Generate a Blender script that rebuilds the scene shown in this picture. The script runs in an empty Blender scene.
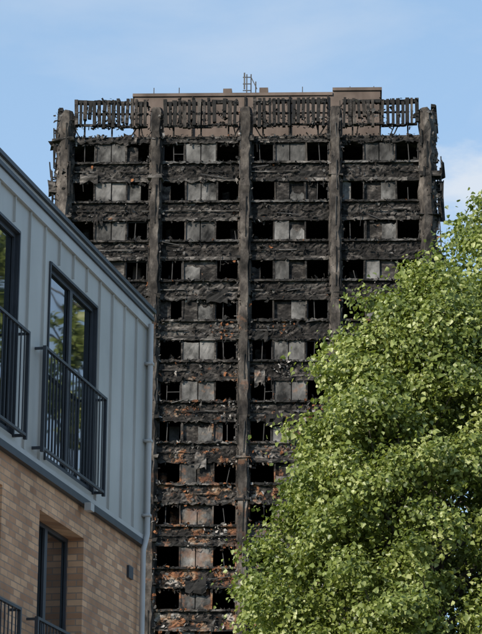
import bpy, math, random
import numpy as np
from mathutils import Vector, Matrix
R=random.Random(7)
scene=bpy.context.scene
rad=math.radians

# ---------------------------------------------------------------- materials
def newmat(name):
    m=bpy.data.materials.new(name); m.use_nodes=True
    nt=m.node_tree; b=nt.nodes["Principled BSDF"]
    return m,nt,b
def N(nt,t,**k):
    n=nt.nodes.new(t)
    for a,v in k.items():
        if a in n.inputs: n.inputs[a].default_value=v
        else: setattr(n,a,v)
    return n
def ramp(nt,fac,stops):
    r=nt.nodes.new("ShaderNodeValToRGB"); e=r.color_ramp.elements
    while len(e)<len(stops): e.new(0.5)
    for i,(p,c) in enumerate(stops):
        e[i].position=p
        e[i].color=(c,c,c,1) if isinstance(c,(int,float)) else (*c,1)
    nt.links.new(fac,r.inputs[0]); return r
def noisy(name,stops,scale=1.0,stretch=(1,1,1),detail=8,rough=0.85,bump=0.3,bscale=None,big=None,bdist=0.05,nrough=0.6,metal=0,rust=None,gain=1.0):
    m,nt,b=newmat(name)
    stops=[(p,tuple(gain*q for q in c) if not isinstance(c,(int,float)) else c*gain) for p,c in stops]
    tc=N(nt,"ShaderNodeTexCoord"); mp=N(nt,"ShaderNodeMapping"); mp.inputs["Scale"].default_value=stretch
    nt.links.new(tc.outputs["Object"],mp.inputs[0])
    n=N(nt,"ShaderNodeTexNoise",Scale=scale,Detail=detail,Roughness=nrough)
    nt.links.new(mp.outputs[0],n.inputs["Vector"])
    r=ramp(nt,n.outputs["Fac"],stops); out=r.outputs[0]
    if big:
        n2=N(nt,"ShaderNodeTexNoise",Scale=big[0],Detail=4)
        nt.links.new(tc.outputs["Object"],n2.inputs["Vector"])
        r2=ramp(nt,n2.outputs["Fac"],[(0.38,big[1]),(0.62,big[2])])
        mx=N(nt,"ShaderNodeMix",data_type='RGBA',blend_type='MULTIPLY'); mx.inputs[0].default_value=1
        nt.links.new(out,mx.inputs[6]); nt.links.new(r2.outputs[0],mx.inputs[7]); out=mx.outputs[2]
    if rust:
        sp=N(nt,"ShaderNodeSeparateXYZ"); nt.links.new(tc.outputs["Object"],sp.inputs[0])
        mr=N(nt,"ShaderNodeMapRange"); mr.inputs[1].default_value=47; mr.inputs[2].default_value=32; mr.inputs[3].default_value=0.0; mr.inputs[4].default_value=.155
        nt.links.new(sp.outputs[2],mr.inputs[0])
        n4=N(nt,"ShaderNodeTexNoise",Scale=.9,Detail=9,Roughness=.68); nt.links.new(tc.outputs["Object"],n4.inputs["Vector"])
        ad=N(nt,"ShaderNodeMath",operation='ADD'); nt.links.new(n4.outputs["Fac"],ad.inputs[0]); nt.links.new(mr.outputs[0],ad.inputs[1])
        rr=ramp(nt,ad.outputs[0],[(.655,0),(.70,rust)])
        n5=N(nt,"ShaderNodeTexNoise",Scale=1.1,Detail=6); nt.links.new(tc.outputs["Object"],n5.inputs["Vector"])
        rc=ramp(nt,n5.outputs["Fac"],[(.40,(.13,.055,.03)),(.50,(.30,.135,.065)),(.57,(.30,.20,.13)),(.65,(.45,.40,.35))])
        mx=N(nt,"ShaderNodeMix",data_type='RGBA'); nt.links.new(rr.outputs[0],mx.inputs[0]); nt.links.new(out,mx.inputs[6]); nt.links.new(rc.outputs[0],mx.inputs[7]); out=mx.outputs[2]
    nt.links.new(out,b.inputs["Base Color"])
    b.inputs["Roughness"].default_value=rough; b.inputs["Metallic"].default_value=metal
    b.inputs["Specular IOR Level"].default_value=.3
    if bump:
        n3=N(nt,"ShaderNodeTexNoise",Scale=bscale or scale*3,Detail=6)
        nt.links.new(mp.outputs[0],n3.inputs["Vector"])
        bp=N(nt,"ShaderNodeBump",Strength=bump,Distance=bdist)
        nt.links.new(n3.outputs["Fac"],bp.inputs["Height"]); nt.links.new(bp.outputs[0],b.inputs["Normal"])
    return m

M_burnt=noisy("burnt_concrete",[(0.34,(.0065,.006,.0055)),(0.5,(.022,.0195,.018)),(0.6,(.062,.055,.049)),(0.75,(.16,.142,.128))],1.9,(1,1,1.6),10,.9,.8,big=(.35,.5,1.35),bdist=.1,rust=.8,gain=1.15)
M_slab=noisy("sooty_slab_edge",[(0.34,(.013,.0118,.011)),(0.5,(.063,.057,.052)),(0.68,(.20,.183,.167))],1.5,(1,1,2),10,.9,.6,big=(.3,.4,1.3),bdist=.08,rust=.6,gain=1.15)
M_col=noisy("scorched_column_concrete",[(0.36,(.016,.0142,.013)),(0.48,(.056,.048,.042)),(0.58,(.108,.093,.080)),(0.7,(.19,.166,.144))],1.1,(1.5,1.5,.8),10,.9,.7,big=(.3,.5,1.25),bdist=.07,nrough=.68,rust=.3)
M_panel=noisy("sooty_grey_panel",[(0.37,(.012,.012,.0115)),(0.47,(.105,.101,.095)),(0.62,(.27,.26,.247))],.75,(1,1,.7),9,.8,.3,big=(.25,.35,1.15),rust=.35,nrough=.65)
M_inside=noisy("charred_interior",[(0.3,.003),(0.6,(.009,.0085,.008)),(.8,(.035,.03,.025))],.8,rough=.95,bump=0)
M_black=noisy("charred_debris",[(0.3,.006),(0.6,(.02,.0185,.017)),(.8,(.058,.053,.048))],2.0,rough=.8,bump=.5)
M_grey=noisy("ash_debris",[(0.3,.04),(0.6,(.13,.123,.116)),(.8,(.26,.248,.235))],2.0,rough=.9,bump=.5)
M_rust=noisy("rust_debris",[(0.3,(.08,.03,.015)),(0.55,(.26,.105,.045)),(.8,(.36,.18,.09))],2.0,rough=.9,bump=.5)
M_pale=noisy("pale_insulation_debris",[(0.3,(.2,.185,.17)),(0.7,(.45,.42,.39))],2.0,rough=.9,bump=.4)
M_frame=noisy("burnt_window_frame",[(0.3,.02),(0.7,(.085,.08,.077))],2.0,rough=.6,bump=.2)
M_plant=noisy("brown_plant_room_wall",[(0.3,(.11,.083,.069)),(0.7,(.19,.148,.122))],.7,(1,1,.35),8,.9,.3,big=(.5,.7,1.12))
TM=[M_burnt,M_slab,M_col,M_panel,M_inside,M_black,M_grey,M_rust,M_pale,M_frame,M_plant]
BURNT,SLAB,COL,PANEL,INS,BLK,GRY,RUST,PALE,FRM,PLANT=range(11)

# ---------------------------------------------------------------- mesh builder
class MB:
    def __init__(s): s.v=[];s.f=[];s.m=[];s.T=None
    def add(s,vs,fs,mi):
        o=len(s.v)
        s.v+= [s.T(*p) for p in vs] if s.T else [tuple(p) for p in vs]
        s.f+=[tuple(i+o for i in f) for f in fs]; s.m+=[mi]*len(fs)
    def box(s,x0,x1,y0,y1,z0,z1,mi,j=0):
        c=[(x,y,z) for z in (z0,z1) for y in (y0,y1) for x in (x0,x1)]
        if j: c=[(a+R.uniform(-j,j),b+R.uniform(-j,j),d+R.uniform(-j,j)) for a,b,d in c]
        s.add(c,[(0,2,3,1),(4,5,7,6),(0,1,5,4),(2,6,7,3),(0,4,6,2),(1,3,7,5)],mi)
    def bar(s,p,q,w,mi,d=None):
        p=Vector(p);q=Vector(q);a=(q-p).normalized()
        u=a.cross(Vector((0,1,0)));
        if u.length<.1:u=a.cross(Vector((1,0,0)))
        u.normalize();t=a.cross(u);d=d or w
        c=[]
        for e in (p,q):
            for su,sv in((-1,-1),(1,-1),(1,1),(-1,1)): c.append(tuple(e+u*su*w/2+t*sv*d/2))
        s.add(c,[(0,1,2,3),(7,6,5,4),(0,4,5,1),(1,5,6,2),(2,6,7,3),(3,7,4,0)],mi)
    def shard(s,x,y,z,size,mi):
        a=Vector((R.gauss(0,1),R.gauss(0,.5),R.gauss(0,1))).normalized()
        b=Vector((R.gauss(0,1),R.gauss(0,.6),R.gauss(0,1))); b=(b-a*b.dot(a)).normalized()
        n=a.cross(b); c=Vector((x,y,z)); h=size*R.uniform(.25,.7)
        P=[c-a*size/2-b*h/2,c-b*h*R.uniform(.3,.7)+n*size*R.uniform(.1,.35),c+a*size/2-b*h*R.uniform(.1,.5),
           c+a*size*R.uniform(.3,.5)+b*h*R.uniform(.2,.6),c+b*h*R.uniform(.3,.6)+n*size*R.uniform(.0,.3),c-a*size*R.uniform(.3,.5)+b*h/2]
        s.add([tuple(p) for p in P],[(0,1,4,5),(1,2,3,4)],mi)
    def plate(s,x0,x1,z0,z1,y,nx,nz,amp,mi,rag=0,holes=0,alt=None):
        vs=[];
        for k in range(nz+1):
            for i in range(nx+1):
                zz=z0+(z1-z0)*k/nz
                if k in(0,nz): zz+=R.uniform(-rag,rag)
                vs.append((x0+(x1-x0)*i/nx+(R.uniform(-.3,.3)*(x1-x0)/nx if 0<i<nx else 0),y+R.uniform(-amp,amp),zz))
        fs=[]
        for k in range(nz):
            for i in range(nx):
                if holes and R.random()<holes: continue
                a=k*(nx+1)+i; fs.append((a,a+1,a+nx+2,a+nx+1))
        s.add(vs,fs,mi)
        if alt:
            for k in range(nz):
                i=0
                while i<nx:
                    L=R.randint(2,7)
                    if R.random()<alt[1]:
                        for q in range(i,min(nx,i+L)):
                            s.m[-(len(fs))+min(len(fs)-1,k*nx+q)]=alt[0]
                    i+=L
    def obj(s,name,mats,parent=None,smooth=False):
        me=bpy.data.meshes.new(name); me.from_pydata(s.v,[],s.f)
        for m in mats: me.materials.append(m)
        me.polygons.foreach_set("material_index",s.m)
        if smooth: me.polygons.foreach_set("use_smooth",[True]*len(s.f))
        me.update(); o=bpy.data.objects.new(name,me); scene.collection.objects.link(o)
        if parent:o.parent=parent
        return o
def empty(name,loc=(0,0,0),rz=0):
    e=bpy.data.objects.new(name,None); e.location=loc; e.rotation_euler=(0,0,rz); e.empty_display_size=1
    scene.collection.objects.link(e); return e

# ---------------------------------------------------------------- tower
tower=empty("burnt_tower_block",(.2,151,0),rad(-2.7))
W=11.2; ST=2.515; Z0=54.55; NF=21
CX=[-11,-5.5,0,5.5,11]
def Tk(k):
    a=k*math.pi/2; ca,sa=math.cos(a),math.sin(a)
    def f(x,y,z):
        yy=y-W
        return (x*ca-yy*sa, x*sa+yy*ca+W, z)
    return f
walls=MB();cols=MB();deb=MB();inner=MB();frames=MB()
def pick(j,i):
    low=max(0,(j-4.5)/5.)
    r=R.random()
    hot = .02+.28*min(1,low)*(1.0 if i in(1,0) else .6)
    if r<hot: return RUST if R.random()<.6 else PALE
    if r<hot+.20: return GRY
    return BLK if R.random()<.6 else BURNT
for k in range(4):
    T=Tk(k)
    for mb in(walls,cols,deb,inner,frames): mb.T=T
    fine=(k==0)
    for j in range(NF):
        zc=Z0-j*ST; w0=zc-.635; w1=zc+.635
        s0=w1; s1=w1+ST-1.27
        for i in range(4):
            xa=CX[i]+.38; xb=CX[i+1]-.38
            wl=xa+1.42+R.uniform(-.08,.08); wr=xb-1.42+R.uniform(-.08,.08)
            if j==0: s1=w1+.42
            nx=30 if fine else 6
            rag=R.choice([.02,.03,.08])
            walls.plate(xa-.1,xb+.1,w1-.02,w1+.20,-.08,nx,2,.03 if fine else .02,R.choice([SLAB,SLAB,BURNT]),rag=rag,alt=(BLK,.3))
            walls.box(xa-.1,xb+.1,-.04,.30,w1+.03,w1+.26,BURNT)
            if j>0:
                walls.plate(xa-.1,xb+.1,w1+.18,s1-.08,.03,nx,6 if fine else 2,.06 if fine else .03,R.choice([BURNT,BURNT,BURNT,SLAB]),rag=.02,alt=(R.choice([SLAB,BLK,BURNT]),.3))
                walls.plate(xa-.1,xb+.1,s1-.11,s1+.02,-.16,nx,1,.03,R.choice([SLAB,SLAB,SLAB,GRY,BURNT]),rag=rag*.7,alt=(BLK,.3))
                walls.box(xa-.1,xb+.1,.12,.26,w1+.25,s1,BURNT)
                walls.box(xa-.1,xb+.1,-.13,.30,s1-.06,s1,SLAB,.01)
                xx=xa
                while xx<xb-.3:
                    L=R.uniform(.4,1.8); L=min(L,xb-xx)
                    if R.random()<.5: deb.bar((xx,-.09,w1+.62+R.uniform(-.03,.03)),(xx+L,-.09,w1+.62+R.uniform(-.04,.04)),.06,R.choice([SLAB,BURNT,GRY,BLK]))
                    xx+=L
            xm=(wl+wr)/2+R.uniform(-.06,.06)
            for (p0,p1) in ((wl+.04,xm-.03),(xm+.03,wr-.04)):
                r=R.random(); dy=R.uniform(.0,.12)
                cut=0 if R.random()<.70 else R.uniform(.1,.8)
                if r<.86:
                    walls.plate(p0,p1,w0-.02,w1-.02-cut,dy,6,5,.012,PANEL if R.random()<.76 else BURNT,rag=.02+cut*.25)
            walls.box(wl,wr,.22,.30,w0,w1,R.choice([BURNT,BURNT,SLAB]))
            for x in (wl,wr,xa,xb):
                walls.box(x-.05,x+.05,-.02+R.uniform(0,.03),.22,w0,w1,BURNT if R.random()<.8 else COL,.025)
            for (a,b) in((xa+.05,wl-.05),(wr+.05,xb-.05)):
                r=R.random(); y=.12+R.uniform(-.03,.05)
                if r<.36:
                    t=.045
                    if R.random()<.8: frames.bar((a+.03,y,w0),(a+.03,y,w1),t,FRM)
                    if R.random()<.8: frames.bar((b-.03,y,w0),(b-.03,y,w1),t,FRM)
                    if R.random()<.8: frames.bar((a,y,w0+.04),(b,y,w0+.04+R.uniform(-.03,.05)),t,FRM); 
                    if R.random()<.5: frames.bar((a,y,w1-.05),(b,y,w1-.05),t,FRM)
                    q=a+(b-a)*R.choice([.35,.5,.6])
                    frames.bar((q,y,w0),(q+R.uniform(-.08,.08),y,w1),t,FRM)
                    if R.random()<.25: frames.bar((q,y,w0+.6),(b,y,w0+.6+R.uniform(-.08,.05)),.04,FRM)
                elif r<.5:
                    q=a+(b-a)*R.random(); frames.bar((q,y,w0),(q+R.uniform(-.2,.2),y,w0+R.uniform(.5,1.2)),.04,FRM)
                if fine and R.random()<.12:
                    q=R.uniform(.3,.7)*(b-a); walls.plate(a,a+q,w0,w1-R.uniform(0,.5),.16,4,4,.03,R.choice([PANEL,BURNT]),rag=.1)
                if fine and R.random()<.45:
                    for _ in range(R.randint(2,7)):
                        deb.shard(R.uniform(a,b),R.uniform(.1,.9),w0+R.uniform(0,.3),R.uniform(.2,.5),pick(j,i))
                if fine and R.random()<.30:
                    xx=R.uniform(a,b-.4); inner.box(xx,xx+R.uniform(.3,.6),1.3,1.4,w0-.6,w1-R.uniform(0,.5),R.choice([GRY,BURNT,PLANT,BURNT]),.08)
                if fine and R.random()<.3:
                    for _ in range(9): deb.shard(R.uniform(a,b),R.uniform(-.1,.1),w1-abs(R.gauss(0,.12)),R.uniform(.15,.35),R.choice([BLK,BURNT]))
            if fine:
                for _ in range(30):
                    deb.shard(R.uniform(xa,xb),R.uniform(-.28,-.02),s1-.08+abs(R.gauss(0,.07)) if j else w1+.4,R.uniform(.07,.25),pick(j,i))
                for _ in range(40):
                    deb.shard(R.uniform(xa,xb),R.uniform(-.16,-.02),R.uniform(w1+.15,s1-.12) if j else w1+R.uniform(.1,.5),R.uniform(.08,.32),pick(j,i))
                for _ in range(14):
                    x=R.uniform(xa,xb); deb.shard(x,R.uniform(-.2,-.05),w1+R.uniform(-.14,.1),R.uniform(.1,.3),pick(j,i))
                # clustered rubble / rust pile on some ledges low down
                if j>=5 and R.random()<.45:
                    xc=R.uniform(xa+.3,xb-.3); mm=R.choice([RUST,RUST,PALE])
                    for _ in range(22): deb.shard(xc+R.gauss(0,.35),R.uniform(-.3,-.05),R.uniform(w1+.2,s1)+R.gauss(0,.05),R.uniform(.08,.28),mm if R.random()<.7 else GRY)
                if R.random()<.6:
                    x=R.uniform(xa,xb-1.2); z=R.uniform(w1+.3,s1)
                    deb.bar((x,-.2,z),(x+R.uniform(.6,1.6),-.16,z+R.uniform(-.3,.3)),.05,R.choice([BLK,GRY,FRM]))
                if R.random()<.5:
                    x=R.uniform(xa,xb); deb.bar((x,-.18,w1+.3),(x+R.uniform(-.15,.15),-.2,w1-R.uniform(.1,.8)),.035,BLK)
                if R.random()<.3:
                    x=R.uniform(xa,xb-1); deb.plate(x,x+R.uniform(.5,1.3),w1-.1-R.uniform(0,.3),w1+.5,-.24,5,4,.06,R.choice([BURNT,SLAB,BLK]),rag=.14,holes=.12)
    # columns
    for ci,cx in enumerate(CX):
        if ci in(0,4): continue
        n=110; rows=[]
        for q in range(n+1):
            zz=q*55.8/n
            rows.append((zz,.38+R.uniform(-.05,.03),.24+R.uniform(-.06,.05),-.52+R.uniform(-.06,.05)))
        rows+= [(56.5,.40,.27,-.5),(57.1,.38,.27,-.46),(57.4,.33,.2,-.40)]
        vs=[];fs=[]
        for (zz,w,wf,y) in rows:
            sh=R.uniform(-.03,.03)
            vs+=[(cx-w-.04,.3,zz),(cx-w,-.12,zz),(cx-wf+sh,y,zz),(cx+wf+sh,y,zz),(cx+w,-.12,zz),(cx+w+.04,.3,zz)]
        for q in range(len(rows)-1):
            a=q*6
            for e in range(5): fs.append((a+e,a+e+1,a+e+7,a+e+6))
        fs.append(tuple(range((len(rows)-1)*6,(len(rows))*6)))
        cols.add(vs,fs,COL)
        if fine:
            for sx,yy in((-.32,-.38),(.32,-.38),(.05,-.55)):
                zz=2.
                while zz<56:
                    L=R.uniform(.5,2.6); 
                    if R.random()<.42: cols.bar((cx+sx+R.uniform(-.04,.04),yy,zz),(cx+sx+R.uniform(-.05,.05),yy-.03,zz+L),.045,R.choice([BLK,FRM,BLK,GRY]),.07)
                    zz+=L+R.uniform(0,.8)
            for _ in range(560):
                zz=R.uniform(3,57.4); side=R.choice([-1,1])
                jj=(Z0-zz)/ST
                deb.shard(cx+side*R.uniform(.12,.5),-.40+R.uniform(-.12,.15),zz,R.uniform(.08,.3),pick(jj,1 if ci in(1,2) else 3))
            for j in range(NF):
                zz=Z0-j*ST+.615+R.uniform(.0,.25)
                if R.random()<.85: cols.box(cx-.45,cx+.45,-.5,-.05,zz,zz+R.uniform(.08,.22),R.choice([SLAB,BURNT,BLK,BLK]),.08)
    # crown
    for i in range(4):
        xa=CX[i]+.46; xb=CX[i+1]-.46
        y0,y1=-.45,-.2
        xx=xa
        while xx<xb-.05:
            L=min(R.uniform(.8,1.6),xb-xx); dz=R.uniform(-.07,.07)
            cols.box(xx,xx+L-.01,y0,y1,57.58+dz,57.80+dz,R.choice([BLK,BURNT]),.04)
            cols.box(xx,xx+L-.01,y0+.04,y1,56.14+dz,56.26+dz,BLK,.04)
            if R.random()<.7: cols.box(xx,xx+L-.01,y0+.08,y1,56.95,57.03,BLK,.03)
            xx+=L
        x=xa+.1
        while x<xb:
            zb=56.05+R.choice([0,0,0,.25,.6])*R.random()+R.uniform(-.1,.15); zt=57.85+R.uniform(-.16,.10)
            if R.random()<.93:
                c=R.uniform(.07,.12)
                tl=R.gauss(0,.025)
                cols.bar((x+tl,(y0+y1)/2-.06+R.uniform(-.12,.08),zb),(x-tl,(y0+y1)/2-.06,zt),c*2,R.choice([BLK,BLK,BLK,BURNT,COL]),.30)
            if R.random()<.10: cols.bar((x,-.3,R.uniform(56.2,57)),(x+R.uniform(-.4,.4),-.5,R.uniform(56.8,57.8)),.05,BLK)
            x+=R.uniform(.26,.34)
        if fine:
            for _ in range(200): deb.shard(R.uniform(xa,xb),R.uniform(-.65,-.15),R.choice([56.15,57.7,57.0,56.6,56.2])+R.gauss(0,.10),R.uniform(.08,.30),R.choice([BLK,BURNT,BLK,BLK,GRY]))
        for x in (xa+.6,(xa+xb)/2,xb-.6): cols.bar((x,-.1,55.6),(x,-.25,57.7),.1,BLK)
        for _ in range(3):
            x=R.uniform(xa,xb); cols.bar((x,-.1,55.6),(x+R.uniform(-.4,.4),-.25,56.2),.07,BLK)
# corner columns
for mb in(walls,cols,deb,inner,frames): mb.T=None
for (x,y,sx,sy) in((-11,0,-1,-1),(11,0,1,-1),(-11,22.4,-1,1),(11,22.4,1,1)):
    rows=[]
    n=110
    for q in range(n+1):
        zz=q*55.9/n; rows.append((zz,.46+R.uniform(-.07,.05),R.uniform(-.06,.06)))
    rows+=[(56.5,.44,-.05),(57.0,.40,-.05),(57.2,.28,-.1)]
    vs=[];fs=[]
    for (zz,w,o) in rows:
        cxx=x+sx*(.05+o)
        pts=[(-w*sx,.55*1),(-w*sx,-.30),(-w*.35*sx,-.62-o),(w*.6*sx,-.55+o),(w*1.45*sx,.0),(w*1.5*sx,.5),(w*.6*sx,.9),(-w*sx,.9)]
        vs+=[(cxx+a+R.uniform(-.03,.03), y+ (b if sy<0 else -b), zz) for a,b in pts]
    L=8
    for q in range(len(rows)-1):
        for e in range(L): fs.append((q*L+e,q*L+(e+1)%L,(q+1)*L+(e+1)%L,(q+1)*L+e))
    fs.append(tuple(range((len(rows)-1)*L,len(rows)*L)))
    cols.add(vs,fs,COL)
    if sy<0:
        for _ in range(1500):
            zz=R.uniform(3,57.2); deb.shard(x+sx*R.uniform(-.45,.8),y-.45+R.uniform(-.18,.5),zz,R.uniform(.1,.38),pick((Z0-zz)/ST,3))
        for j in range(NF):
            zz=Z0-j*ST+.7
            if R.random()<.85: cols.box(min(x-sx*.4,x+sx*.9),max(x-sx*.4,x+sx*.9),y-.62,y+.4,zz,zz+R.uniform(.1,.3),R.choice([SLAB,BURNT,BLK]),.09)
            if R.random()<.5: cols.box(min(x+sx*.6,x+sx*1.1),max(x+sx*.6,x+sx*1.1),y-.2,y+.4,zz-R.uniform(.3,1),zz+R.uniform(.0,.2),R.choice([SLAB,BURNT,BLK]),.12)
        for _ in range(34):
            zz=R.uniform(35,54.5); xx=x+sx*R.uniform(.7,1.0)
            cols.bar((xx,y-.1,zz),(xx+sx*R.uniform(-.1,.12),y-.1,zz+R.uniform(.6,2.0)),.07,R.choice([BLK,FRM,BLK]),.12)
            cols.bar((x+sx*.6,y-.1,zz),(xx,y-.1,zz),.07,BLK)
        for q in range(12):
            zz=R.uniform(40,55); xx=x+sx*R.uniform(-.35,.3)
            cols.bar((xx,y-.62,zz),(xx,y-.62,zz+R.uniform(.6,1.8)),.09,BLK,.1)
cols.box(11.75,12.1,.1,.5,50.2,52.6,BURNT,.1); cols.box(11.9,12.2,.1,.4,52.9,53.9,BLK,.1)
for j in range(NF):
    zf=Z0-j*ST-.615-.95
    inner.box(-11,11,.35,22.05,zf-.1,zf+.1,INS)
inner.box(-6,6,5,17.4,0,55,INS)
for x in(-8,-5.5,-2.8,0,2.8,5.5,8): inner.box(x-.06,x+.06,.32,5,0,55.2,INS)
walls.box(-11.1,11.1,.05,22.3,55.35,55.62,SLAB)
zb=Z0-(NF-1)*ST-.615
for k in range(4):
    walls.T=Tk(k); walls.box(-10.5,10.5,.1,.5,0,zb-.02,BURNT)
    walls.box(-11.05,11.05,-.05,.45,zb-.35,zb,SLAB)
walls.T=None
plant=MB()
plant.box(-7.2,5.3,3,16,55.62,59.35,PLANT); plant.box(-7.3,5.295,2.9,16.1,59.352,59.55,PLANT)
plant.box(5.3,8.3,3.0,16,55.62,59.65,PLANT); plant.box(5.302,8.4,2.9,16.1,59.652,59.85,PLANT)
for x in(-3.5,-.2,2.6,5.0): plant.box(x-.05,x+.05,2.86,2.995,55.7,59.3,BURNT)
plant.box(-1.65,-1.1,4,4.6,59.552,60.25,PLANT); plant.box(.65,1.2,4,4.6,59.552,60.3,PLANT); plant.box(1.25,1.5,4,4.3,59.552,59.9,BURNT)
for x in(-.15,.12,.42): plant.bar((x,4,59.5),(x,4,61.2 if x<.4 else 60.7),.07,FRM)
for z in(60.1,60.55,61.0): plant.bar((-.4,4,z),(.15,4,z),.05,FRM)
plant.bar((-.3,4,60.2),(-.3,4,61.3),.09,GRY); plant.bar((.12,4,61.0),(.5,4,60.2),.05,GRY)
for x in(-6,-4.4,3.4,6.4,7.9): plant.bar((x,3.4,59.5),(x,3.4,60.1),.05,FRM)
for n,mb in(("facade_walls",walls),("columns_and_crown",cols),("charred_debris",deb),("floors_and_core",inner),("burnt_window_frames",frames),("roof_plant_room",plant)):
    mb.obj(n,TM,tower)

# ---------------------------------------------------------------- house
house=empty("brick_and_zinc_house",(-2.54,26.3,0),rad(76.8))
M_zinc=noisy("zinc_cladding",[(0.3,(.44,.43,.395)),(0.7,(.55,.535,.495))],.8,(1,1,.4),5,.42,.10,bscale=2.5,bdist=.02,metal=.1,big=(.6,.88,1.05))
M_dark=noisy("dark_grey_metal",[(0.3,(.03,.035,.042)),(0.7,(.05,.056,.065))],3,rough=.45,bump=0)
M_lgrey=noisy("light_grey_metal",[(0.3,(.42,.41,.39)),(0.7,(.52,.51,.49))],2,rough=.4,bump=0,metal=.1)
M_white=noisy("white_curtain",[(0.3,.45),(0.7,.6)],2,(6,1,.1),rough=.9,bump=0)
mg,nt,b=newmat("window_glass"); b.inputs["Base Color"].default_value=(.012,.016,.018,1); b.inputs["Roughness"].default_value=.02; b.inputs["IOR"].default_value=3.6
nz=N(nt,"ShaderNodeTexNoise",Scale=1.2,Detail=1); bp=N(nt,"ShaderNodeBump",Strength=.05,Distance=.02); tcg=N(nt,"ShaderNodeTexCoord")
nt.links.new(tcg.outputs["Object"],nz.inputs["Vector"]); nt.links.new(nz.outputs["Fac"],bp.inputs["Height"]); nt.links.new(bp.outputs[0],b.inputs["Normal"])
M_glass=mg
mb_,nt,b=newmat("tan_brick")
tc=N(nt,"ShaderNodeTexCoord"); sp=N(nt,"ShaderNodeSeparateXYZ"); cb=N(nt,"ShaderNodeCombineXYZ"); ad=N(nt,"ShaderNodeMath",operation='ADD')
nt.links.new(tc.outputs["Object"],sp.inputs[0]); nt.links.new(sp.outputs[0],ad.inputs[0]); nt.links.new(sp.outputs[1],ad.inputs[1])
nt.links.new(ad.outputs[0],cb.inputs[0]); nt.links.new(sp.outputs[2],cb.inputs[1])
br=N(nt,"ShaderNodeTexBrick"); br.inputs["Scale"].default_value=1; br.inputs["Brick Width"].default_value=.225; br.inputs["Row Height"].default_value=.075
br.inputs["Mortar Size"].default_value=.007; br.inputs["Mortar Smooth"].default_value=.3; br.inputs["Bias"].default_value=0
br.inputs["Color1"].default_value=(.78,.46,.26,1); br.inputs["Color2"].default_value=(.44,.225,.12,1); br.inputs["Mortar"].default_value=(.36,.26,.19,1)
nt.links.new(cb.outputs[0],br.inputs["Vector"])
n1=N(nt,"ShaderNodeTexNoise",Scale=1.2,Detail=8,Roughness=.65); nt.links.new(tc.outputs["Object"],n1.inputs["Vector"])
r1=ramp(nt,n1.outputs["Fac"],[(.3,.68),(.7,1.15)])
mx=N(nt,"ShaderNodeMix",data_type='RGBA',blend_type='MULTIPLY'); mx.inputs[0].default_value=1
nt.links.new(br.outputs["Color"],mx.inputs[6]); nt.links.new(r1.outputs[0],mx.inputs[7]); nt.links.new(mx.outputs[2],b.inputs["Base Color"])
b.inputs["Roughness"].default_value=.9
bp=N(nt,"ShaderNodeBump",Strength=.6,Distance=.01); bp.invert=True; nt.links.new(br.outputs["Fac"],bp.inputs["Height"]); nt.links.new(bp.outputs[0],b.inputs["Normal"])
M_brick=mb_
HM=[M_brick,M_zinc,M_dark,M_lgrey,M_glass,M_white]
BR,ZN,DK,LG,GL,WH=range(6)
def wall(mb,x0,x1,z0,z1,y,th,ops,mi,rmi):
    xs=sorted({x0,x1}|{o[0] for o in ops}|{o[1] for o in ops}); zs=sorted({z0,z1}|{o[2] for o in ops}|{o[3] for o in ops})
    for a,b_ in zip(xs,xs[1:]):
        for c,d in zip(zs,zs[1:]):
            cx,cz=(a+b_)/2,(c+d)/2
            if any(o[0]<cx<o[1] and o[2]<cz<o[3] for o in ops): continue
            mb.add([(a,y,c),(b_,y,c),(b_,y,d),(a,y,d)],[(0,1,2,3)],mi)
    for a,b_,c,d in ops:
        Y=y+th
        mb.add([(a,y,c),(a,Y,c),(a,Y,d),(a,y,d)],[(0,1,2,3)],rmi)
        mb.add([(b_,y,c),(b_,y,d),(b_,Y,d),(b_,Y,c)],[(0,1,2,3)],rmi)
        mb.add([(a,y,d),(a,Y,d),(b_,Y,d),(b_,y,d)],[(0,1,2,3)],rmi)
        mb.add([(a,y,c),(b_,y,c),(b_,Y,c),(a,Y,c)],[(0,1,2,3)],DK)
XE=5.80; X0=-10.6; BZ=7.63; RZ=10.52
hb=MB(); hz=MB(); hw=MB(); hr=MB(); hg=MB()
wins=[(-7.5,-5.6),(-4.5,-2.6),(-1.45,.45),(1.6,3.45)]
up=[(a,b_,7.80,10.02) for a,b_ in wins]
mid=[(a,b_-.15,4.9,7.23) for a,b_ in wins]
gr=[(a,b_-.15,1.0,3.4) for a,b_ in wins]
wall(hb,X0,XE,0,BZ,0,.32,mid+gr,BR,BR)
wall(hz,X0,XE,BZ+.03,RZ,-.035,.12,up,ZN,DK)
hb.add([(XE,0,0),(XE,9,0),(XE,9,BZ),(XE,0,BZ)],[(0,1,2,3)],BR)
hb.add([(X0,0,0),(X0,9,0),(X0,9,BZ),(X0,0,BZ)],[(0,1,2,3)],BR)
hb.add([(X0,9,0),(XE,9,0),(XE,9,BZ),(X0,9,BZ)],[(0,1,2,3)],BR)
hz.add([(XE,-.035,BZ),(XE,9,BZ),(XE,9,RZ),(XE,-.035,RZ)],[(0,1,2,3)],ZN)
hz.add([(X0,-.035,BZ),(X0,9,BZ),(X0,9,RZ),(X0,-.035,RZ)],[(0,1,2,3)],ZN)
hz.add([(X0,9,BZ),(XE,9,BZ),(XE,9,RZ),(X0,9,RZ)],[(0,1,2,3)],ZN)
seam=.55; x=3.56-seam*30
while x<XE:
    inside=[o for o in up if o[0]-.05<x<o[1]+.05]
    if x>X0+.05:
        a,b_=(BZ+.095,RZ-.14) if not inside else (10.10,RZ-.14)
        hz.box(x-.008,x+.008,-.062,-.034,a,b_,ZN)
    x+=seam
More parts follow.
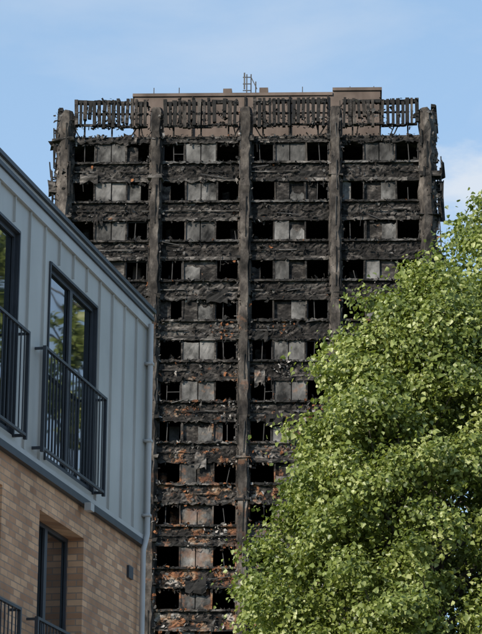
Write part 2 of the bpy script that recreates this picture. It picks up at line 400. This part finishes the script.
for a,b_,c,d in up:
    hz.box(a-.03,a+.0,-.055,-.036,c-.02,d+.03,DK); hz.box(b_,b_+.03,-.055,-.036,c-.02,d+.03,DK); hz.box(a,b_,-.06,-.036,d,d+.03,DK)
hz.box(X0-.02,XE+.02,-.07,-.001,BZ-.05,BZ+.03,DK)
hz.box(X0-.02,XE+.01,-.060,-.036,BZ+.031,BZ+.09,LG)
hr.box(X0-.1,XE+.03,-.075,-.036,RZ-.13,RZ-.003,LG)
hr.box(X0-.15,XE+.06,-.10,9.15,RZ,RZ+.05,DK)
hr.box(X0-.15,XE+.05,-.085,9.1,RZ+.052,RZ+.10,LG)
hr.box(X0-.15,XE+.08,-.12,9.2,RZ+.102,RZ+.15,DK)
def window(a,b_,c,d,y,leaves,t=.05):
    hg.add([(a,y+.02,c),(b_,y+.02,c),(b_,y+.02,d),(a,y+.02,d)],[(0,1,2,3)],GL)
    hw.box(a,a+t,y-.01,y+.015,c,d,DK); hw.box(b_-t,b_,y-.01,y+.015,c,d,DK)
    hw.box(a+t,b_-t,y-.01,y+.015,c,c+t*1.3,DK); hw.box(a+t,b_-t,y-.01,y+.015,d-t,d,DK)
    for q in range(1,leaves):
        x=a+(b_-a)*q/leaves; hw.box(x-.05,x+.05,y-.015,y+.014,c+t*1.3,d-t,DK)
for o in up: window(*o,.005,2)
for o in mid+gr: window(*o,.20,2)
for a,b_,c,d in mid: hw.box(a-.03,b_+.03,-.05,.19,c-.06,c-.003,LG)
def railing(mb,a,b_,z0,z1,y=-.15):
    mb.box(a,b_,y-.02,y+.02,z1-.03,z1,DK); mb.box(a,b_,y-.015,y+.015,z0,z0+.03,DK)
    for x in(a,b_): 
        mb.box(x-.02,x+.02,y-.019,y+.019,z0-.03,z1+.002,DK)
        mb.box(x-.015,x+.015,y+.021,-.034,z1-.035,z1-.01,DK); mb.box(x-.015,x+.015,y+.021,-.034,z0+.0,z0+.03,DK)
    n=int((b_-a)/.12)
    for q in range(1,n):
        x=a+(b_-a)*q/n; mb.box(x-.006,x+.006,y-.006,y+.006,z0+.031,z1-.031,DK)
hrail=MB()
for a,b_ in wins:
    railing(hrail,a-.45,b_+.10,7.80,8.95); railing(hrail,a-.45,b_+.10,4.85,5.98)
def pipe(mb,pts,r,mi,n=12):
    vs=[];fs=[]
    for i,p in enumerate(pts):
        p=Vector(p); d=(Vector(pts[min(i+1,len(pts)-1)])-Vector(pts[max(i-1,0)])).normalized()
        u=d.cross(Vector((0,1,0.01))).normalized(); w=d.cross(u)
        for k in range(n):
            a=2*math.pi*k/n; vs.append(tuple(p+u*r*math.cos(a)+w*r*math.sin(a)))
    for i in range(len(pts)-1):
        for k in range(n): fs.append((i*n+k,i*n+(k+1)%n,(i+1)*n+(k+1)%n,(i+1)*n+k))
    mb.add(vs,fs,mi)
hp=MB()
pipe(hp,[(5.70,-.10,RZ-.08),(5.70,-.10,BZ+.25),(5.70,-.10,BZ+.1),(5.6,-.08,BZ-.12),(5.6,-.08,BZ-.3),(5.6,-.08,0)],.035,LG)
for z in (9.9,8.9,7.95,6.3,5.0,3,1.5): hp.box(5.55 if z<7.6 else 5.65,5.65 if z<7.6 else 5.75,-.14,-.001 if z<7.6 else -.036,z,z+.035,LG)
for x in(3.05,): hz.box(x,x+.14,-.15,-.072,BZ-.12,BZ-.03,LG)
hb.box(5.15,5.35,-.03,-.002,7.1,7.25,DK)
for n,mb in(("brick_walls",hb),("zinc_cladding",hz),("window_frames",hw),("roof",hr),("window_glass",hg),("balcony_railings",hrail),("downpipe",hp)):
    mb.obj(n,HM,house,smooth=(n=="downpipe"))

# ---------------------------------------------------------------- trees
def leafmat(name,c0,c1,c2,trans):
    m,nt,b=newmat(name)
    at=N(nt,"ShaderNodeAttribute"); at.attribute_name="leaf_var"
    r=ramp(nt,at.outputs["Fac"],[(0,c0),(.55,c1),(1,c2)])
    nt.links.new(r.outputs[0],b.inputs["Base Color"]); b.inputs["Roughness"].default_value=.42
    b.inputs["Specular IOR Level"].default_value=.5
    tr=N(nt,"ShaderNodeBsdfTranslucent")
    hs=N(nt,"ShaderNodeMix",data_type='RGBA',blend_type='MULTIPLY'); hs.inputs[0].default_value=1; hs.inputs[7].default_value=(1.4,1.4,.6,1)
    nt.links.new(r.outputs[0],hs.inputs[6]); nt.links.new(hs.outputs[2],tr.inputs["Color"])
    mix=N(nt,"ShaderNodeMixShader"); mix.inputs[0].default_value=trans
    nt.links.new(b.outputs[0],mix.inputs[1]); nt.links.new(tr.outputs[0],mix.inputs[2])
    nt.links.new(mix.outputs[0],nt.nodes["Material Output"].inputs["Surface"])
    return m
M_leaf=leafmat("plane_tree_leaf",(.07,.10,.018),(.235,.285,.07),(.48,.51,.22),.30)
M_bark=noisy("bark",[(0.3,(.05,.042,.032)),(0.7,(.16,.14,.11))],3,(1,1,.3),8,.9,.6)
def tube(vs,fs,pts,rs,n=7):
    o=len(vs)
    for i,p in enumerate(pts):
        d=(pts[min(i+1,len(pts)-1)]-pts[max(i-1,0)]).normalized()
        u=d.cross(Vector((.3,1,.1))).normalized(); w=d.cross(u)
        for k in range(n):
            a=2*math.pi*k/n; vs.append(tuple(p+u*rs[i]*math.cos(a)+w*rs[i]*math.sin(a)))
    for i in range(len(pts)-1):
        for k in range(n): fs.append((o+i*n+k,o+i*n+(k+1)%n,o+(i+1)*n+(k+1)%n,o+(i+1)*n+k))
def tree(name,loc,prof,nc,lp,seed,size=(.042,.095)):
    rg=np.random.default_rng(seed); rr=random.Random(seed)
    e=empty(name,loc)
    pz=[p[0] for p in prof]; pr=[p[1] for p in prof]
    C=[];RC=[]
    while len(C)<nc:
        z=rg.uniform(pz[0],pz[-1]); r=np.interp(z,pz,pr)
        if rg.random()>(r/max(pr))**1.0+.15: continue
        a=rg.uniform(0,2*np.pi); wob=1+.12*np.sin(3*a+seed+z*.9)+.09*np.sin(7*a+z*2.1)
        q=rg.uniform(.3,1)**.42*wob
        rc=rg.uniform(.16,.62)
        q=max(0,r*q-rc*.55)
        C.append((q*np.cos(a),q*np.sin(a),z)); RC.append(rc)
    C=np.array(C);RC=np.array(RC)
    idx=np.repeat(np.arange(nc),(lp*(RC/.5)**2).astype(int)); n=len(idx)
    d=rg.normal(size=(n,3)); d/=np.linalg.norm(d,axis=1)[:,None]
    out=C[idx].copy(); out[:,2]=0; out/=np.linalg.norm(out,axis=1)[:,None]+1e-6
    # every clump is a spray with its own long axis (outwards, rising or drooping)
    lng=rg.normal(size=(nc,3))*.5; oc=C.copy(); oc[:,2]=0; oc/=np.linalg.norm(oc,axis=1)[:,None]+1e-6
    lng+=oc; lng[:,2]+=rg.uniform(-.3,.7,nc); lng/=np.linalg.norm(lng,axis=1)[:,None]; lg=lng[idx]
    rad_=RC[idx]*(rg.uniform(.05,1,n)**.55)*np.where(rg.random(n)<.16,rg.uniform(1,1.9,n),1)
    P=C[idx]+d*rad_[:,None]*np.array([1,1,.62]); P+=lg*((d*lg).sum(1)*rad_*.75)[:,None]
    P[:,2]-=.28*(((P-C[idx])[:,:2]**2).sum(1))
    P+=rg.normal(size=(n,3))*.03
    nrm=d*.6+out*.2+np.array([0,0,.5])+rg.normal(size=(n,3))*.62
    nrm/=np.linalg.norm(nrm,axis=1)[:,None]
    ax=rg.normal(size=(n,3))+np.array([0,0,-.6])+out*.6; ax-=nrm*(ax*nrm).sum(1)[:,None]; ax/=np.linalg.norm(ax,axis=1)[:,None]
    sd=np.cross(nrm,ax); s=rg.uniform(size[0],size[1],n)*np.where(rg.random(n)<.12,1.35,1)
    def V(a,b_,c): return P+ax*(s*a)[:,None]+sd*(s*b_)[:,None]+nrm*(s*c)[:,None]
    vv=np.stack([V(-.55,0,0),V(-.22,-.58,.10),V(.22,-.36,.10),V(.68,0,-.14),V(.22,.36,.10),V(-.22,.58,.10)],1).reshape(-1,3)
    base=(np.arange(n)*6)[:,None]
    q1=base+np.array([[0,3,2,1]]); q2=base+np.array([[0,5,4,3]])
    F=np.stack([q1,q2],1).reshape(-1)
    me=bpy.data.meshes.new("foliage"); me.vertices.add(n*6); me.vertices.foreach_set("co",vv.astype(np.float32).ravel())
    me.loops.add(n*8); me.loops.foreach_set("vertex_index",F.astype(np.int32))
    me.polygons.add(n*2); me.polygons.foreach_set("loop_start",(np.arange(n*2)*4).astype(np.int32))
    me.update(calc_edges=True); me.validate()
    at=me.attributes.new("leaf_var","FLOAT","FACE")
    cv=rg.uniform(.0,.8,nc)[idx]; val=np.clip(cv*.55+rg.normal(.25,.22,n),0,1)
    at.data.foreach_set("value",np.repeat(val,2).astype(np.float32))
    me.materials.append(M_leaf)
    o=bpy.data.objects.new("foliage",me); scene.collection.objects.link(o); o.parent=e
    print("LEAVES",name,n)
    vs=[];fs=[]
    top=pz[-1]; tp=[Vector((math.sin(q*1.3+seed)*.12*q,math.cos(q*1.7)*.1*q,q*top*.92/8)) for q in range(9)]
    tube(vs,fs,tp,[.34*(1-q/8.5)+.02 for q in range(9)],10)
    for i in range(0,nc,3):
        c=Vector(C[i]); zb=max(pz[0]*.7,c.z-rr.uniform(.5,2.2)-.4*math.hypot(c.x,c.y)); t=min(7.99,zb/(top*.92)*8); k=int(t)
        b0=tp[k].lerp(tp[k+1],t-k); m1=b0.lerp(c,.5)+Vector((rr.uniform(-.2,.2),rr.uniform(-.2,.2),rr.uniform(-.25,.1)))
        r0=.06*(1-zb/top)+.03
        tube(vs,fs,[b0,m1,c],[r0,r0*.6,.008],5)
    me=bpy.data.meshes.new("trunk_and_limbs"); me.from_pydata(vs,[],fs); me.materials.append(M_bark)
    me.polygons.foreach_set("use_smooth",[True]*len(fs)); me.update()
    o=bpy.data.objects.new("trunk_and_limbs",me); scene.collection.objects.link(o); o.parent=e
    return e
tree("plane_tree",(3.75,50,0),[(4.5,1.5),(6,3.3),(8,4.0),(9.6,3.85),(10.8,3.45),(12.2,3.05),(13.4,2.55),(14.6,2.05),(15.5,1.55),(16.1,.9),(16.7,.3)],760,500,3)
tree("plane_tree",(7.4,54.5,0),[(4.5,1.5),(6.5,3.8),(9,4.8),(12,4.9),(14.5,4.6),(16.6,3.95),(18.0,3.4),(19.1,2.8),(19.9,1.6),(20.4,.5)],680,360,11,(.05,.105))
tree("plane_tree",(13.6,57,0),[(4.5,1.5),(6.5,4.2),(10,5.4),(14,5.4),(18,4.8),(22,3.2),(24,.8)],360,130,21,(.11,.19))

# ---------------------------------------------------------------- ground
M_grass=noisy("grass",[(0.3,(.03,.05,.015)),(0.7,(.07,.10,.03))],.8,rough=.95,bump=.4,big=(.02,.7,1.2))
M_asph=noisy("asphalt",[(0.3,.035),(0.7,.065)],6,rough=.9,bump=.3)
M_pave=noisy("paving",[(0.3,(.32,.28,.23)),(0.7,(.44,.39,.32))],3,rough=.9,bump=.2)
M_line=noisy("road_paint",[(0.3,.6),(0.7,.8)],5,rough=.7,bump=0)
def sheet(name,x0,x1,y0,y1,z,m,h=0):
    g=MB()
    if h: g.box(x0,x1,y0,y1,z-h,z,0)
    else: g.add([(x0,y0,z),(x1,y0,z),(x1,y1,z),(x0,y1,z)],[(0,1,2,3)],0)
    return g.obj(name,[m])
sheet("ground",-3000,3000,-3000,3000,0,M_grass)
sheet("road",-200,200,-6,3,.004,M_asph)
sheet("pavement",-200,200,3.0,6.0,.12,M_pave,.116)
sheet("added_bounce_paving",-8,24,6.0,42,.010,M_pave)  # unseen paving, added so sunlit bounce warms the shaded house facade
lines=MB()
for q in range(-40,40): lines.add([(q*5,-1.55,.008),(q*5+2.5,-1.55,.008),(q*5+2.5,-1.45,.008),(q*5,-1.45,.008)],[(0,1,2,3)],0)
lines.obj("road_markings",[M_line])

# ---------------------------------------------------------------- light, sky
sd=Vector((-.62,-.64,.47)).normalized()
el=math.asin(sd.z); az=math.atan2(sd.x,sd.y)
w=bpy.data.worlds.new("World"); scene.world=w; w.use_nodes=True; nt=w.node_tree
bg=nt.nodes["Background"]; bg.inputs[1].default_value=.145
sky=N(nt,"ShaderNodeTexSky",sky_type='NISHITA'); sky.sun_disc=False; sky.sun_elevation=el; sky.sun_rotation=az
sky.air_density=1.0; sky.dust_density=1.0; sky.ozone_density=1.5
tc=N(nt,"ShaderNodeTexCoord")
sp=N(nt,"ShaderNodeSeparateXYZ"); nt.links.new(tc.outputs["Generated"],sp.inputs[0])
hz_=N(nt,"ShaderNodeMapRange"); hz_.inputs[1].default_value=.12; hz_.inputs[2].default_value=.50; hz_.inputs[3].default_value=.92; hz_.inputs[4].default_value=.50
nt.links.new(sp.outputs[2],hz_.inputs[0])
m0=N(nt,"ShaderNodeMix",data_type='RGBA'); m0.inputs[7].default_value=(2.9,4.5,6.6,1)
nt.links.new(hz_.outputs[0],m0.inputs[0]); nt.links.new(sky.outputs[0],m0.inputs[6])
mp=N(nt,"ShaderNodeMapping"); mp.inputs["Scale"].default_value=(4,4,9); mp.inputs["Rotation"].default_value=(0,.35,.3)
nt.links.new(tc.outputs["Generated"],mp.inputs[0])
n=N(nt,"ShaderNodeTexNoise",Scale=2.2,Detail=9,Roughness=.55,Distortion=.3); nt.links.new(mp.outputs[0],n.inputs["Vector"])
r=ramp(nt,n.outputs["Fac"],[(.45,0.0),(.75,.34)])
dp=N(nt,"ShaderNodeVectorMath",operation='DISTANCE'); mp2=N(nt,"ShaderNodeMapping"); mp2.inputs["Scale"].default_value=(1,1,2.2)
cd=Vector((.0875,.9463,.3185)).normalized()
nt.links.new(tc.outputs["Generated"],mp2.inputs[0]); nt.links.new(mp2.outputs[0],dp.inputs[0]); dp.inputs[1].default_value=(cd.x,cd.y,cd.z*2.2)
n7=N(nt,"ShaderNodeTexNoise",Scale=42,Detail=7,Roughness=.6); nt.links.new(mp2.outputs[0],n7.inputs["Vector"])
ma=N(nt,"ShaderNodeMath",operation='MULTIPLY_ADD'); ma.inputs[1].default_value=.06; nt.links.new(n7.outputs["Fac"],ma.inputs[0]); nt.links.new(dp.outputs["Value"],ma.inputs[2])
rc=ramp(nt,ma.outputs[0],[(.036,.85),(.064,0)])
mxx=N(nt,"ShaderNodeMath",operation='MAXIMUM'); nt.links.new(rc.outputs[0],mxx.inputs[0]); nt.links.new(r.outputs[0],mxx.inputs[1])
mx=N(nt,"ShaderNodeMix",data_type='RGBA'); mx.inputs[7].default_value=(5.2,5.6,6.1,1)
nt.links.new(mxx.outputs[0],mx.inputs[0]); nt.links.new(m0.outputs[2],mx.inputs[6]); nt.links.new(mx.outputs[2],bg.inputs[0])
sun=bpy.data.lights.new("sun",'SUN'); sun.energy=5.0; sun.angle=rad(.5); sun.color=(1,.92,.80)
so=bpy.data.objects.new("sun",sun); scene.collection.objects.link(so); so.rotation_euler=(-sd).to_track_quat('-Z','Y').to_euler(); so.location=(-50,-50,60)

# ---------------------------------------------------------------- camera
cam=bpy.data.cameras.new("camera"); co=bpy.data.objects.new("camera",cam); scene.collection.objects.link(co)
cam.sensor_fit='VERTICAL'; cam.sensor_height=24; cam.lens=2600/634*24; cam.clip_end=5000; cam.clip_start=.1
co.location=(0,0,1.6)
co.rotation_euler=(Matrix.Rotation(rad(90+15.7),3,'X')@Matrix.Rotation(rad(.5),3,'Z')).to_euler()
scene.camera=co
scene.view_settings.view_transform='Standard'; scene.view_settings.look='None'; scene.view_settings.exposure=0
